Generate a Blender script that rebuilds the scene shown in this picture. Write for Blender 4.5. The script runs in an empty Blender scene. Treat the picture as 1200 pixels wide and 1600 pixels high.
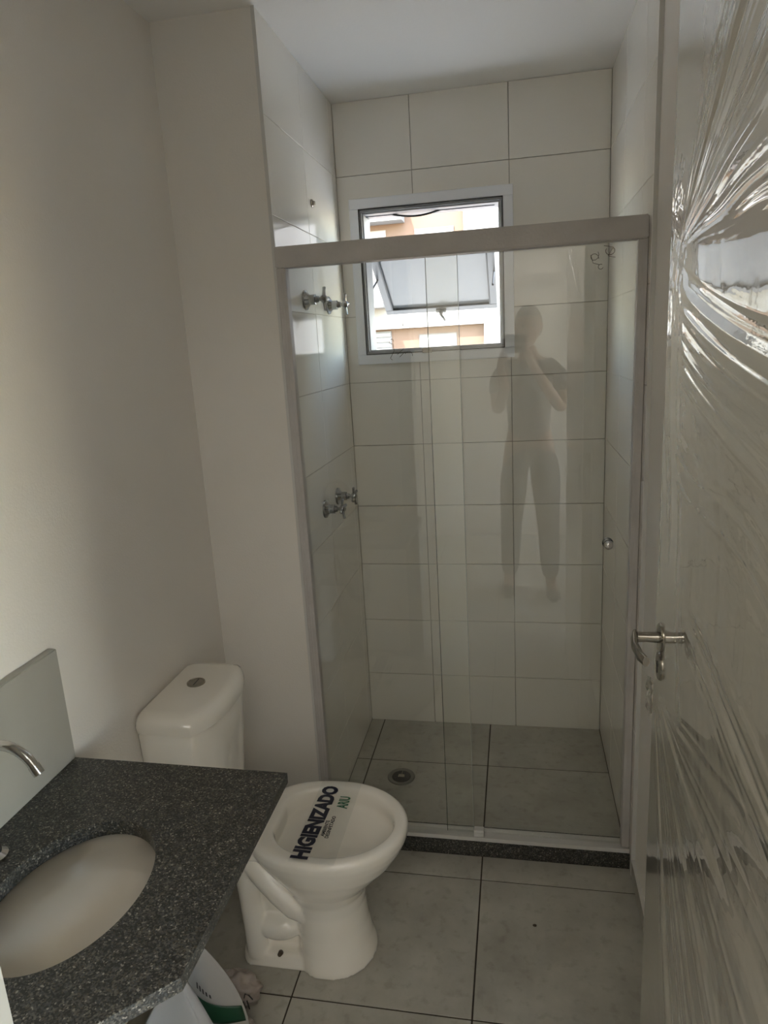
import bpy, bmesh, math, random
import numpy as np
from mathutils import Vector, Matrix
from mathutils import noise as mnoise
random.seed(4)
S = bpy.context.scene
COL = S.collection
PI = math.pi

# ------------------------------------------------------------------ camera
F, YAW, PITCH, ROLL = 1073.66, 0.1975, 0.2368, -0.0578
cy, sy = math.cos(YAW), math.sin(YAW)
fw = Vector((-sy*math.cos(PITCH), cy*math.cos(PITCH), -math.sin(PITCH)))
rt = Vector((cy, sy, 0)); up = rt.cross(fw)
r2 = rt*math.cos(ROLL) + up*math.sin(ROLL); u2 = -rt*math.sin(ROLL) + up*math.cos(ROLL)
cam = bpy.data.cameras.new('camera'); camo = bpy.data.objects.new('camera', cam); COL.objects.link(camo)
cam.sensor_fit = 'VERTICAL'; cam.sensor_height = 36; cam.sensor_width = 27; cam.lens = 36*F/1600
cam.clip_start = 0.02; cam.clip_end = 200
m = Matrix((r2, u2, -fw)).transposed().to_4x4(); m.translation = (0, 0, 1.6)
camo.matrix_world = m
S.camera = camo

# ------------------------------------------------------------------ world, sun, lamps, exposure
W = bpy.data.worlds.new('world'); S.world = W; W.use_nodes = True
wn = W.node_tree.nodes; wl = W.node_tree.links; wn.clear()
sky = wn.new('ShaderNodeTexSky'); sky.sky_type = 'NISHITA'; sky.sun_disc = False
sky.sun_elevation = math.radians(48); sky.sun_rotation = math.radians(180); sky.altitude = 600
bg = wn.new('ShaderNodeBackground'); bg.inputs['Strength'].default_value = 5.6
wo = wn.new('ShaderNodeOutputWorld'); hz = wn.new('ShaderNodeMix'); hz.data_type = 'RGBA'; hz.blend_type = 'MULTIPLY'; hz.inputs[0].default_value = 1
hz.inputs[7].default_value = (1.0, .90, .76, 1)      # thin warm haze over the whole sky
wl.new(sky.outputs[0], hz.inputs[6]); wl.new(hz.outputs[2], bg.inputs[0]); wl.new(bg.outputs[0], wo.inputs[0])
sl = bpy.data.lights.new('sun', 'SUN'); sl.energy = 38; sl.angle = 0.009; sl.color = (1, .96, .9)
so = bpy.data.objects.new('sun', sl); COL.objects.link(so)
so.rotation_euler = Vector((-0.32, -0.75, 1.0)).to_track_quat('Z', 'Y').to_euler()
# added area light standing in for daylight in the unseen corridor behind the doorway
al = bpy.data.lights.new('corridor_side_fill', 'AREA'); al.shape = 'RECTANGLE'; al.size = 1.0; al.size_y = 1.5
al.energy = 18.5; al.color = (1, .955, .885)
ao = bpy.data.objects.new('corridor_side_fill', al); COL.objects.link(ao)
ao.location = (2.28, -1.0, 1.35); ao.rotation_euler = (0, math.radians(90), 0)
cl = bpy.data.lights.new('corridor_top_fill', 'AREA'); cl.shape = 'RECTANGLE'; cl.size = 1.5; cl.size_y = .9  # added overhead fill without a fixture, brightens the room through the doorway
cl.energy = 17; cl.color = (1, .955, .885)
co_ = bpy.data.objects.new('corridor_top_fill', cl); COL.objects.link(co_); co_.location = (0, -1.05, 2.44)
S.view_settings.view_transform = 'Standard'; S.view_settings.look = 'None'
S.view_settings.gamma = 1; S.view_settings.use_curve_mapping = False
S.view_settings.exposure = 0.26
S.cycles.use_denoising = True
S.cycles.max_bounces = 12; S.cycles.diffuse_bounces = 7; S.cycles.glossy_bounces = 5
S.cycles.transparent_max_bounces = 16; S.cycles.transmission_bounces = 6
S.cycles.sample_clamp_indirect = 4.0; S.cycles.caustics_reflective = False

# ------------------------------------------------------------------ materials
def nt(name):
    mt = bpy.data.materials.new(name); mt.use_nodes = True
    n = mt.node_tree.nodes; l = mt.node_tree.links
    return mt, n, l, n['Principled BSDF'], n['Material Output']
def tex(n, l, kind, scale, **kw):
    tc = n.new('ShaderNodeTexCoord'); t = n.new(kind); t.inputs['Scale'].default_value = scale
    l.new(tc.outputs['Object'], t.inputs['Vector'])
    for k, v in kw.items(): t.inputs[k].default_value = v
    return t
def mat(name, col, rough=.5, metal=0, bump=0, bscale=40, var=0, vscale=3, spec=None, coat=0, world=False):
    mt, n, l, p, o = nt(name)
    p.inputs['Base Color'].default_value = (*col, 1); p.inputs['Roughness'].default_value = rough
    p.inputs['Metallic'].default_value = metal
    if spec is not None: p.inputs['Specular IOR Level'].default_value = spec
    if coat: p.inputs['Coat Weight'].default_value = coat; p.inputs['Coat Roughness'].default_value = .05
    def mk(kind, sc, **kw):
        t = tex(n, l, kind, sc, **kw)
        if world:
            g = n.new('ShaderNodeNewGeometry'); l.new(g.outputs['Position'], t.inputs['Vector'])
        return t
    if var:
        t = mk('ShaderNodeTexNoise', vscale, Detail=6)
        r = n.new('ShaderNodeValToRGB'); l.new(t.outputs['Fac'], r.inputs[0])
        a = [max(0, c*(1-var)) for c in col]; b = [min(1, c*(1+var)) for c in col]
        r.color_ramp.elements[0].position = .3; r.color_ramp.elements[1].position = .7
        r.color_ramp.elements[0].color = (*a, 1); r.color_ramp.elements[1].color = (*b, 1)
        l.new(r.outputs[0], p.inputs['Base Color'])
    if bump:
        t2 = mk('ShaderNodeTexNoise', bscale, Detail=3)
        b = n.new('ShaderNodeBump'); b.inputs['Strength'].default_value = bump; b.inputs['Distance'].default_value = .002
        l.new(t2.outputs['Fac'], b.inputs['Height']); l.new(b.outputs[0], p.inputs['Normal'])
    return mt
def film_mat(name, tint, gain, rough, ior=1.5, bump=0, bs=60, haze=0):
    mt, n, l, p, o = nt(name); n.remove(p)
    tr = n.new('ShaderNodeBsdfTransparent'); tr.inputs[0].default_value = (*tint, 1)
    gl = n.new('ShaderNodeBsdfGlossy'); gl.inputs['Roughness'].default_value = rough
    gl.inputs['Color'].default_value = (1, 1, 1, 1)
    fr = n.new('ShaderNodeFresnel')
    ge = n.new('ShaderNodeNewGeometry'); mi = n.new('ShaderNodeMapRange')   # same air-to-sheet reflectance on both faces
    mi.inputs[3].default_value = ior; mi.inputs[4].default_value = 1/ior
    l.new(ge.outputs['Backfacing'], mi.inputs[0]); l.new(mi.outputs[0], fr.inputs['IOR'])
    mu = n.new('ShaderNodeMath'); mu.operation = 'MULTIPLY'; mu.inputs[1].default_value = gain; mu.use_clamp = True
    mx = n.new('ShaderNodeMixShader')
    gout = gl.outputs[0]
    if haze:
        g2 = n.new('ShaderNodeBsdfGlossy'); g2.inputs['Roughness'].default_value = .36; g2.inputs['Color'].default_value = (.93, .90, .85, 1)
        mg = n.new('ShaderNodeMixShader'); mg.inputs[0].default_value = haze
        l.new(gl.outputs[0], mg.inputs[1]); l.new(g2.outputs[0], mg.inputs[2]); gout = mg.outputs[0]
    l.new(fr.outputs[0], mu.inputs[0]); l.new(mu.outputs[0], mx.inputs[0])
    l.new(tr.outputs[0], mx.inputs[1]); l.new(gout, mx.inputs[2]); l.new(mx.outputs[0], o.inputs[0])
    if bump:
        t = tex(n, l, 'ShaderNodeTexNoise', bs, Detail=4); b = n.new('ShaderNodeBump')
        b.inputs['Strength'].default_value = bump; b.inputs['Distance'].default_value = .002
        l.new(t.outputs['Fac'], b.inputs['Height'])
        l.new(b.outputs[0], gl.inputs['Normal']); l.new(b.outputs[0], fr.inputs['Normal'])
    return mt
def granite_mat():
    mt, n, l, p, o = nt('granite')
    p.inputs['Roughness'].default_value = .3
    v = tex(n, l, 'ShaderNodeTexVoronoi', 400); v.feature = 'F1'
    sep = n.new('ShaderNodeSeparateColor'); l.new(v.outputs['Color'], sep.inputs[0])
    r = n.new('ShaderNodeValToRGB'); l.new(sep.outputs[0], r.inputs[0])
    cr = r.color_ramp; cr.interpolation = 'CONSTANT'
    stops = [(0, (.016, .016, .015)), (.34, (.042, .041, .037)), (.5, (.085, .085, .077)), (.64, (.055, .062, .062)),
             (.74, (.085, .075, .05)), (.82, (.14, .13, .11)), (.95, (.32, .30, .26))]
    cr.elements[0].position = 0; cr.elements[0].color = (*stops[0][1], 1); cr.elements[1].position = stops[1][0]; cr.elements[1].color = (*stops[1][1], 1)
    for q, c in stops[2:]:
        e = cr.elements.new(q); e.color = (*c, 1)
    t = tex(n, l, 'ShaderNodeTexNoise', 60, Detail=4); mx = n.new('ShaderNodeMix'); mx.data_type = 'RGBA'; mx.blend_type = 'MULTIPLY'
    rr = n.new('ShaderNodeValToRGB'); l.new(t.outputs['Fac'], rr.inputs[0])
    rr.color_ramp.elements[0].position = .35; rr.color_ramp.elements[0].color = (.45, .45, .45, 1); rr.color_ramp.elements[1].position = .65
    mx.inputs[0].default_value = .8; l.new(r.outputs[0], mx.inputs[6]); l.new(rr.outputs[0], mx.inputs[7]); l.new(mx.outputs[2], p.inputs['Base Color'])
    return mt
def floor_mat():
    mt, n, l, p, o = nt('floor_tile')
    g = n.new('ShaderNodeNewGeometry')
    a = n.new('ShaderNodeTexNoise'); a.inputs['Scale'].default_value = 5.6; a.inputs['Detail'].default_value = 8; a.inputs['Roughness'].default_value = .62
    l.new(g.outputs['Position'], a.inputs['Vector'])
    r = n.new('ShaderNodeValToRGB'); l.new(a.outputs['Fac'], r.inputs[0])
    r.color_ramp.elements[0].position = .3; r.color_ramp.elements[0].color = (.33, .315, .272, 1)
    r.color_ramp.elements[1].position = .72; r.color_ramp.elements[1].color = (.48, .465, .41, 1)
    b = n.new('ShaderNodeTexNoise'); b.inputs['Scale'].default_value = 34; b.inputs['Detail'].default_value = 6
    l.new(g.outputs['Position'], b.inputs['Vector'])
    r2_ = n.new('ShaderNodeValToRGB'); l.new(b.outputs['Fac'], r2_.inputs[0])
    r2_.color_ramp.elements[0].position = .28; r2_.color_ramp.elements[0].color = (.7, .68, .64, 1)
    r2_.color_ramp.elements[1].position = .46; r2_.color_ramp.elements[1].color = (1, 1, 1, 1)
    mx = n.new('ShaderNodeMix'); mx.data_type = 'RGBA'; mx.blend_type = 'MULTIPLY'; mx.inputs[0].default_value = .6
    l.new(r.outputs[0], mx.inputs[6]); l.new(r2_.outputs[0], mx.inputs[7]); l.new(mx.outputs[2], p.inputs['Base Color'])
    mr = n.new('ShaderNodeMapRange'); mr.inputs[3].default_value = .34; mr.inputs[4].default_value = .5
    l.new(a.outputs['Fac'], mr.inputs[0]); l.new(mr.outputs[0], p.inputs['Roughness'])
    return mt
def frosted_mat():
    mt, n, l, p, o = nt('frosted_glass'); n.remove(p)
    t = n.new('ShaderNodeBsdfTranslucent'); t.inputs[0].default_value = (.12, .122, .118, 1)
    d = n.new('ShaderNodeBsdfDiffuse'); d.inputs[0].default_value = (.35, .35, .35, 1)
    mx = n.new('ShaderNodeMixShader'); mx.inputs[0].default_value = .3
    gl = n.new('ShaderNodeBsdfGlossy'); gl.inputs['Roughness'].default_value = .15
    m2 = n.new('ShaderNodeMixShader'); m2.inputs[0].default_value = .06
    l.new(t.outputs[0], mx.inputs[1]); l.new(d.outputs[0], mx.inputs[2]); l.new(mx.outputs[0], m2.inputs[1]); l.new(gl.outputs[0], m2.inputs[2]); l.new(m2.outputs[0], o.inputs[0])
    return mt
M = {
 'paint': mat('wall_paint', (.78, .748, .70), .7, bump=.25, bscale=220, var=.015, vscale=5, world=True),
 'ceil': mat('ceiling_paint', (.86, .845, .82), .75, bump=.2, bscale=90, world=True),
 'tile': mat('wall_tile', (.85, .825, .77), .07, bump=.05, bscale=14, var=.012, vscale=4, world=True),
 'grout': mat('wall_grout', (.47, .44, .39), .9, bump=.3, bscale=300),
 'fgrout': mat('floor_grout', (.05, .04, .03), .9, bump=.3, bscale=300),
 'floor': floor_mat(),
 'granite': granite_mat(),
 'slab': mat('white_marble_resin', (.36, .35, .31), .35, var=.03, vscale=8),
 'alu': mat('white_aluminium', (.90, .92, .97), .32, bump=.05),
 'alug': mat('window_aluminium', (.32, .325, .335), .35),
 'alus': mat('sash_aluminium', (.035, .037, .040), .35),
 'header': mat('shower_aluminium', (.50, .475, .46), .42, bump=.4, bscale=120, var=.08, vscale=12),
 'rail': mat('threshold_aluminium', (.62, .61, .585), .45),
 'rubber': mat('black_rubber', (.015, .015, .015), .6),
 'glass': film_mat('clear_glass', (.965, .97, .96), 1.05, .0, 1.5),
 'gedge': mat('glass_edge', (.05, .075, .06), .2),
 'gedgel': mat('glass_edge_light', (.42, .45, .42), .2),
 'film': film_mat('plastic_film', (.965, .96, .945), 2.7, .022, 1.5, bump=.06, bs=45, haze=.28),
 'strip': film_mat('clear_plastic_strip', (.92, .93, .93), .7, .08, 1.45),
 'door': mat('door_paint', (.80, .765, .70), .42, bump=.08, bscale=60, var=.02, vscale=4),
 'frame': mat('door_frame_paint', (.42, .415, .385), .45),
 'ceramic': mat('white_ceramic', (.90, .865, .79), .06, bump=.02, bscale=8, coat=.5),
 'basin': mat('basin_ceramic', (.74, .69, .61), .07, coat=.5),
 'chrome': mat('chrome', (.66, .66, .65), .10, metal=1),
 'chromed': mat('valve_chrome', (.40, .40, .40), .16, metal=1),
 'steel': mat('dark_steel', (.33, .31, .27), .24, metal=1),
 'drain': mat('drain_metal', (.22, .215, .19), .45, metal=.6),
 'black': mat('black_plastic', (.01, .01, .01), .5),
 'ink': mat('navy_ink', (.003, .004, .02), .5),
 'gink': mat('green_ink', (.03, .14, .07), .5),
 'dink': mat('dark_ink', (.03, .03, .03), .5),
 'paper': mat('white_paper', (.40, .39, .37), .55, bump=.1, bscale=30),
 'green': mat('green_print', (.006, .05, .022), .5),
 'bag': mat('thin_plastic_bag', (.34, .29, .26), .28, bump=.5, bscale=30, var=.12, vscale=18),
 'frost': frosted_mat(),
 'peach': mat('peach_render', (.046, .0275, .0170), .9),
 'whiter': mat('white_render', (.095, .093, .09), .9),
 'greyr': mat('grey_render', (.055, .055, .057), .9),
 'bwin': mat('building_window', (.62, .66, .66), .3),
 'bdark': mat('building_window_line', (.02, .02, .02), .6),
 'ground': mat('concrete_ground', (.37, .355, .33), .9, var=.1, vscale=.6),
 'cloth': mat('dark_shirt', (.10, .085, .085), .9, bump=.3, bscale=60),
 'trouser': mat('dark_shorts', (.06, .055, .06), .9, bump=.3, bscale=60),
 'skin': mat('skin', (.42, .25, .17), .55),
 'hair': mat('dark_hair', (.02, .015, .012), .7),
 'wood': mat('stained_bolt', (.05, .035, .02), .6),
}

# ------------------------------------------------------------------ helpers
def link(name, me, m=None, parent=None, smooth=False):
    o = bpy.data.objects.new(name, me); COL.objects.link(o)
    if m is not None:
        for x in (m if isinstance(m, (list, tuple)) else [m]): me.materials.append(x)
    if smooth:
        me.shade_smooth()
    if parent is not None:
        o.parent = parent
    return o
def from_bm(name, bm, m=None, parent=None, smooth=False, loc=None):
    me = bpy.data.meshes.new(name); bm.normal_update(); bm.to_mesh(me); bm.free()
    o = link(name, me, m, parent, smooth)
    if loc is not None: o.location = loc
    return o
def sharp(o, ang=35):
    o.data.shade_smooth()
    try: o.data.set_sharp_from_angle(angle=math.radians(ang))
    except Exception: pass
    return o
def box(bm, x0, x1, y0, y1, z0, z1, bev=0, seg=2):
    v = [bm.verts.new(p) for p in ((x0,y0,z0),(x1,y0,z0),(x1,y1,z0),(x0,y1,z0),(x0,y0,z1),(x1,y0,z1),(x1,y1,z1),(x0,y1,z1))]
    fs = [bm.faces.new([v[i] for i in q]) for q in ((0,3,2,1),(4,5,6,7),(0,1,5,4),(1,2,6,5),(2,3,7,6),(3,0,4,7))]
    if bev:
        es = list({e for f in fs for e in f.edges})
        bmesh.ops.bevel(bm, geom=es, offset=bev, segments=seg, affect='EDGES')
def bx(name, x0, x1, y0, y1, z0, z1, m, parent=None, bev=0, seg=2):
    """box object whose origin lies at its own base centre"""
    cx, cy_, cz = (x0+x1)/2, (y0+y1)/2, z0
    bm = bmesh.new(); box(bm, x0-cx, x1-cx, y0-cy_, y1-cy_, 0, z1-z0, bev, seg)
    o = from_bm(name, bm, m, parent)
    pl = world_loc(parent) if parent else Vector()
    o.location = Vector((cx, cy_, cz)) - pl
    if bev: sharp(o)
    return o
def world_loc(o):
    v = Vector()
    while o is not None: v += Vector(o.location); o = o.parent
    return v
def tube(bm, pts, r, n=12, caps=True):
    pts = [Vector(p) for p in pts]; rs = r if isinstance(r, (list, tuple)) else [r]*len(pts)
    rings = []; prev = None
    for i, p in enumerate(pts):
        d = (pts[min(i+1, len(pts)-1)] - pts[max(i-1, 0)]).normalized()
        a = prev if prev is not None and abs(prev.dot(d)) < .98 else (Vector((0,0,1)) if abs(d.z) < .9 else Vector((1,0,0)))
        u = (a - d*a.dot(d)).normalized(); w = d.cross(u); prev = u
        rings.append([bm.verts.new(p + (u*math.cos(t) + w*math.sin(t))*rs[i]) for t in [2*PI*k/n for k in range(n)]])
    for a, b in zip(rings, rings[1:]):
        for k in range(n): bm.faces.new((a[k], a[(k+1)%n], b[(k+1)%n], b[k]))
    if caps:
        bm.faces.new(rings[0][::-1]); bm.faces.new(rings[-1])
def loft(bm, rings, cap0=True, cap1=True):
    vs = [[bm.verts.new(p) for p in r] for r in rings]; n = len(vs[0])
    for a, b in zip(vs, vs[1:]):
        for k in range(n): bm.faces.new((a[k], a[(k+1)%n], b[(k+1)%n], b[k]))
    if cap0: bm.faces.new(vs[0][::-1])
    if cap1: bm.faces.new(vs[-1])
    return vs
def disc_ring(cx, cy_, z, a, b=None, n=40):
    b = a if b is None else b
    return [(cx+a*math.cos(2*PI*k/n), cy_+b*math.sin(2*PI*k/n), z) for k in range(n)]
def tag(o, label=None, cat=None, group=None, kind=None):
    if label: o['label'] = label
    if cat: o['category'] = cat
    if group: o['group'] = group
    if kind: o['kind'] = kind
    return o
def thing(name, loc, label, cat, group=None):
    o = bpy.data.objects.new(name, None); o.empty_display_size = .05; COL.objects.link(o); o.location = loc
    return tag(o, label, cat, group)
def struct(name, x0, x1, y0, y1, z0, z1, m, bev=0):
    return tag(bx(name, x0, x1, y0, y1, z0, z1, m, None, bev), kind='structure')
def put(o, parent):
    o.parent = parent; o.location = -world_loc(parent) + Vector(o.location); return o
def wl_obj(name, bm, m, parent, smooth=False, ang=None):
    """mesh built in world coordinates, parented to a thing"""
    pl = world_loc(parent)
    bmesh.ops.translate(bm, verts=bm.verts, vec=-pl)
    o = from_bm(name, bm, m, parent, smooth)
    if ang: sharp(o, ang)
    return o
def text_mesh(name, body, size, m, parent, mw, bold=.0, xs=1, ext=.0002):
    cu = bpy.data.curves.new(name, 'FONT'); cu.body = body; cu.size = size; cu.offset = bold; cu.extrude = ext
    cu.align_x = 'CENTER'; cu.align_y = 'CENTER'; cu.resolution_u = 3
    to = bpy.data.objects.new(name+'_src', cu); COL.objects.link(to)
    dg = bpy.context.evaluated_depsgraph_get()
    me = bpy.data.meshes.new_from_object(to.evaluated_get(dg)); bpy.data.objects.remove(to)
    me.transform(Matrix.Diagonal((xs, 1, 1, 1))); me.transform(mw)
    if parent is not None: me.transform(Matrix.Translation(-world_loc(parent)))
    me.name = name
    me.materials.clear()
    return link(name, me, m, parent)

# ------------------------------------------------------------------ dimensions (metres)
XL, XS, XR, XRP = -.934, -.643, .326, .336       # left wall, shower left tile face, shower right tile face, right painted face
YB, YS, YC, H = 2.675, 1.911, 1.8865, 2.456       # back tile face, partition face, kerb front, ceiling
YD0, YD1 = .33, .45                               # doorway wall
WX0, WX1, WZ0, WZ1 = -.585, -.02, 1.55, 2.112     # hole in the back wall

# ------------------------------------------------------------------ structure
fl = struct('floor', -1.9, 2.35, -1.8, YB+.13, -.12, -.0022, M['fgrout'])
struct('ceiling', -1.9, 2.35, -1.8, YB+.13, H, H+.12, M['ceil'])
struct('wall_left', XL-.12, XL, YD1, YS, -.008, H, M['paint'])
wp = struct('wall_partition', XL-.12, XS-.009, YS, YB+.13, -.008, H, M['paint'])
wr = struct('wall_right', XRP, XRP+.12, YD1, YB+.13, -.008, H, M['paint'])
# backing of the tiled part of the right wall is flush with the paint; tiles are 1 cm proud
bm = bmesh.new()
for q in ((XS-.009, WX0, -.008, H), (WX1, XRP, -.008, H), (WX0, WX1, -.008, WZ0), (WX0, WX1, WZ1, H)):
    box(bm, q[0], q[1], YB+.009, YB+.13, q[2], q[3])
wb = tag(from_bm('wall_back', bm, M['grout']), kind='structure')
bm = bmesh.new()
DX0, DX1, DZ = -.498, .285, 2.12
box(bm, -1.9, DX0-.02, YD0, YD1, -.008, H); box(bm, DX1+.02, 2.35, YD0, YD1, -.008, H); box(bm, DX0-.02, DX1+.02, YD0, YD1, DZ+.02, H)
wf = tag(from_bm('wall_front', bm, M['paint']), kind='structure')
# corridor
struct('wall_corridor', -1.9, 2.35, -1.92, -1.8, -.008, H, M['paint'])
struct('wall_corridor_left', -2.0, -1.9, -1.8, YD0, -.008, H, M['paint'])
bm = bmesh.new()
for q in ((-1.8, -1.5, -.008, H), (-.5, YD0, -.008, H), (-1.5, -.5, -.008, .6), (-1.5, -.5, 2.1, H)):
    box(bm, 2.3, 2.42, q[0], q[1], q[2], q[3])
tag(from_bm('wall_corridor_right', bm, M['paint']), kind='structure')
# door frame lining + casing
bm = bmesh.new()
box(bm, DX0-.02, DX0, YD0-.006, YD1+.012, -.008, DZ); box(bm, DX1, DX1+.02, YD0-.006, YD1+.012, -.008, DZ); box(bm, DX0-.02, DX1+.02, YD0-.006, YD1+.012, DZ, DZ+.02)
for y0, y1 in ((YD0-.012, YD0), (YD1, YD1+.012)):
    box(bm, DX0-.07, DX0-.018, y0, y1, -.008, DZ+.07); box(bm, DX0-.018, DX1+.02, y0, y1, DZ+.018, DZ+.07)
    box(bm, DX1+.018, DX1+.05, y0, y1, -.008, DZ+.07)
tag(from_bm('trim_1', bm, M['frame']), kind='structure')

# ---- wall tiles
rows = [-.008] + [-.0265 + .2485*k for k in range(1, 10)] + [H]
rows[0] = -.004
G = .0011
def rect_minus(u0, u1, v0, v1, hole):
    a0, a1, b0, b1 = hole
    if u1 <= a0 or u0 >= a1 or v1 <= b0 or v0 >= b1: return [(u0, u1, v0, v1)]
    out = []
    if v0 < b0: out.append((u0, u1, v0, b0))
    if v1 > b1: out.append((u0, u1, b1, v1))
    w0, w1 = max(v0, b0), min(v1, b1)
    if u0 < a0: out.append((u0, a0, w0, w1))
    if u1 > a1: out.append((a1, u1, w0, w1))
    return out
tcache = {}
def wall_tiles(parent, axis, face, cols, sign, hole=None, mod='tile', mt=None, th=.0085):
    """axis 'x': wall plane x=face (tiles face sign*x); axis 'y': plane y=face"""
    pl = world_loc(parent)
    for i in range(len(cols)-1):
        for j in range(len(rows)-1):
            u0, u1, v0, v1 = cols[i]+G, cols[i+1]-G, rows[j]+G, rows[j+1]-G
            pcs = rect_minus(u0, u1, v0, v1, hole) if hole else [(u0, u1, v0, v1)]
            if not pcs: continue
            cu, cv = (u0+u1)/2, (v0+v1)/2
            key = (axis, sign, round(u1-u0, 4), round(v1-v0, 4)) if len(pcs) == 1 and pcs[0] == (u0, u1, v0, v1) else None
            if key and key in tcache: me = tcache[key]
            else:
                bm = bmesh.new()
                for a0, a1, b0, b1 in pcs:
                    d0, d1 = (-th, 0) if sign > 0 else (0, th)
                    if axis == 'x': box(bm, d0, d1, a0-cu, a1-cu, b0-cv, b1-cv, .0007 if key else 0, 1)
                    else: box(bm, a0-cu, a1-cu, d0, d1, b0-cv, b1-cv, .0007 if key else 0, 1)
                me = bpy.data.meshes.new('tile'); bm.to_mesh(me); bm.free(); me.materials.append(mt or M['tile'])
                if key: tcache[key] = me
            o = bpy.data.objects.new('tile', me); COL.objects.link(o); o.parent = parent
            o.location = (Vector((face, cu, cv)) if axis == 'x' else Vector((cu, face, cv))) - pl
            e = .0011
            o.rotation_euler = (random.uniform(-e, e), 0, random.uniform(-e, e)) if axis == 'y' else (0, random.uniform(-e, e), random.uniform(-e, e))
wall_tiles(wb, 'y', YB, [XS, -.3615, -.0165, XR], -1, (WX0, WX1, WZ0, WZ1))
wall_tiles(wp, 'x', XS, [YS, 2.2655, 2.611, YB], 1)
wall_tiles(wr, 'x', XR, [1.862, 2.0155, 2.345, YB], -1)
# grout beds behind the side tiles
bxg = bx('grout_bed', XS-.009, XS-.0015, YS+.002, YB+.009, -.006, H-.001, M['grout'], wp)
bxg = bx('grout_bed', XR+.0015, XRP, 1.864, YB+.009, -.006, H-.001, M['grout'], wr)
# pale edging strips where the tiling stops
tag(bx('trim_2', XS-.009, XS+.001, YS-.004, YS, .06, H, M['rail']), kind='structure')
tag(bx('trim_3', XR-.001, XRP, 1.856, 1.862, 0, H, M['rail']), kind='structure')

# ---- floor tiles (45 cm)
def floor_tiles(xs, ys, z=0, ex=None):
    pl = world_loc(fl)
    for i in range(len(xs)-1):
        for j in range(len(ys)-1):
            g = .0022
            bm = bmesh.new(); w, d = xs[i+1]-xs[i]-2*g, ys[j+1]-ys[j]-2*g
            key = ('f', round(w, 3), round(d, 3))
            if key not in tcache:
                box(bm, -w/2, w/2, -d/2, d/2, -.008, 0, .0006, 1)
                me = bpy.data.meshes.new('tile'); bm.to_mesh(me); me.materials.append(M['floor']); tcache[key] = me
            bm.free()
            o = bpy.data.objects.new('tile', tcache[key]); COL.objects.link(o); o.parent = fl
            o.location = Vector(((xs[i]+xs[i+1])/2, (ys[j]+ys[j+1])/2, z+random.uniform(-.0004, .0004))) - pl
floor_tiles([XL, -.58, -.1215, XRP], [YD1, .879, 1.332, 1.785, YC-.001])
floor_tiles([XS, -.584, -.1235, XR], [1.966, 2.374, YB], -.0008)
floor_tiles([-1.9, -1.49, -1.035, -.58, -.1215, .337, .792, 1.247, 1.702, 2.3], [-1.8, -1.386, -.933, -.48, -.027, YD0])
floor_tiles([DX0, -.1215, DX1], [YD0, YD1])
# baseboards
tag(bx('baseboard_right', XRP-.010, XRP, 1.24, 1.856, 0, .052, M['floor']), kind='structure')
tag(bx('trim_4', XRP-.0105, XRP, 1.24, 1.856, .052, .056, M['rail']), kind='structure')
tag(bx('baseboard_left', XL, XL+.010, YD1, YS, 0, .055, M['floor']), kind='structure')

# ------------------------------------------------------------------ window_1 (frame is structure, sash its part)
win = bpy.data.objects.new('window_1', None); COL.objects.link(win); win.location = (-.302, YB, 1.55)
tag(win, 'white aluminium awning window with frosted tilted sash in back wall', kind='structure')
def frame_bm(x0, x1, z0, z1, w, y0, y1, bev=.0015):
    bm = bmesh.new()
    box(bm, x0, x1, y0, y1, z1-w, z1, bev, 1); box(bm, x0, x1, y0, y1, z0, z0+w, bev, 1)
    box(bm, x0, x0+w, y0, y1, z0+w, z1-w, bev, 1); box(bm, x1-w, x1, y0, y1, z0+w, z1-w, bev, 1)
    return bm
wl_obj('window_trim', frame_bm(-.599, -.004, 1.533, 2.129, .036, YB-.012, YB), M['alu'], win)
wl_obj('window_frame', frame_bm(WX0, WX1, WZ0, WZ1, .036, YB+.004, YB+.115), M['alug'], win)
wl_obj('window_stop', frame_bm(-.5705, -.0345, 1.5645, 2.0975, .016, YB-.004, YB+.02), M['alug'], win)
wl_obj('gasket', frame_bm(-.566, -.039, 1.569, 2.093, .003, YB-.0125, YB-.0043, 0), M['rubber'], win)
# striker plate on the sill
bm = bmesh.new(); box(bm, -.348, -.312, YB-.018, YB-.005, 1.566, 1.584, .001, 1); box(bm, -.335, -.325, YB-.022, YB-.018, 1.569, 1.581)
wl_obj('striker_plate', bm, M['steel'], win)
# black sealing strip hanging loose from the top
bm = bmesh.new()
tube(bm, [(x, YB+.05, 2.076-.013*math.sin(PI*(x+.45)/.18)**1 if -.45 < x < -.27 else 2.077) for x in np.linspace(-.55, -.07, 40)], .0035, 6)
wl_obj('sealing_strip', bm, M['rubber'], win, True)
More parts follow.
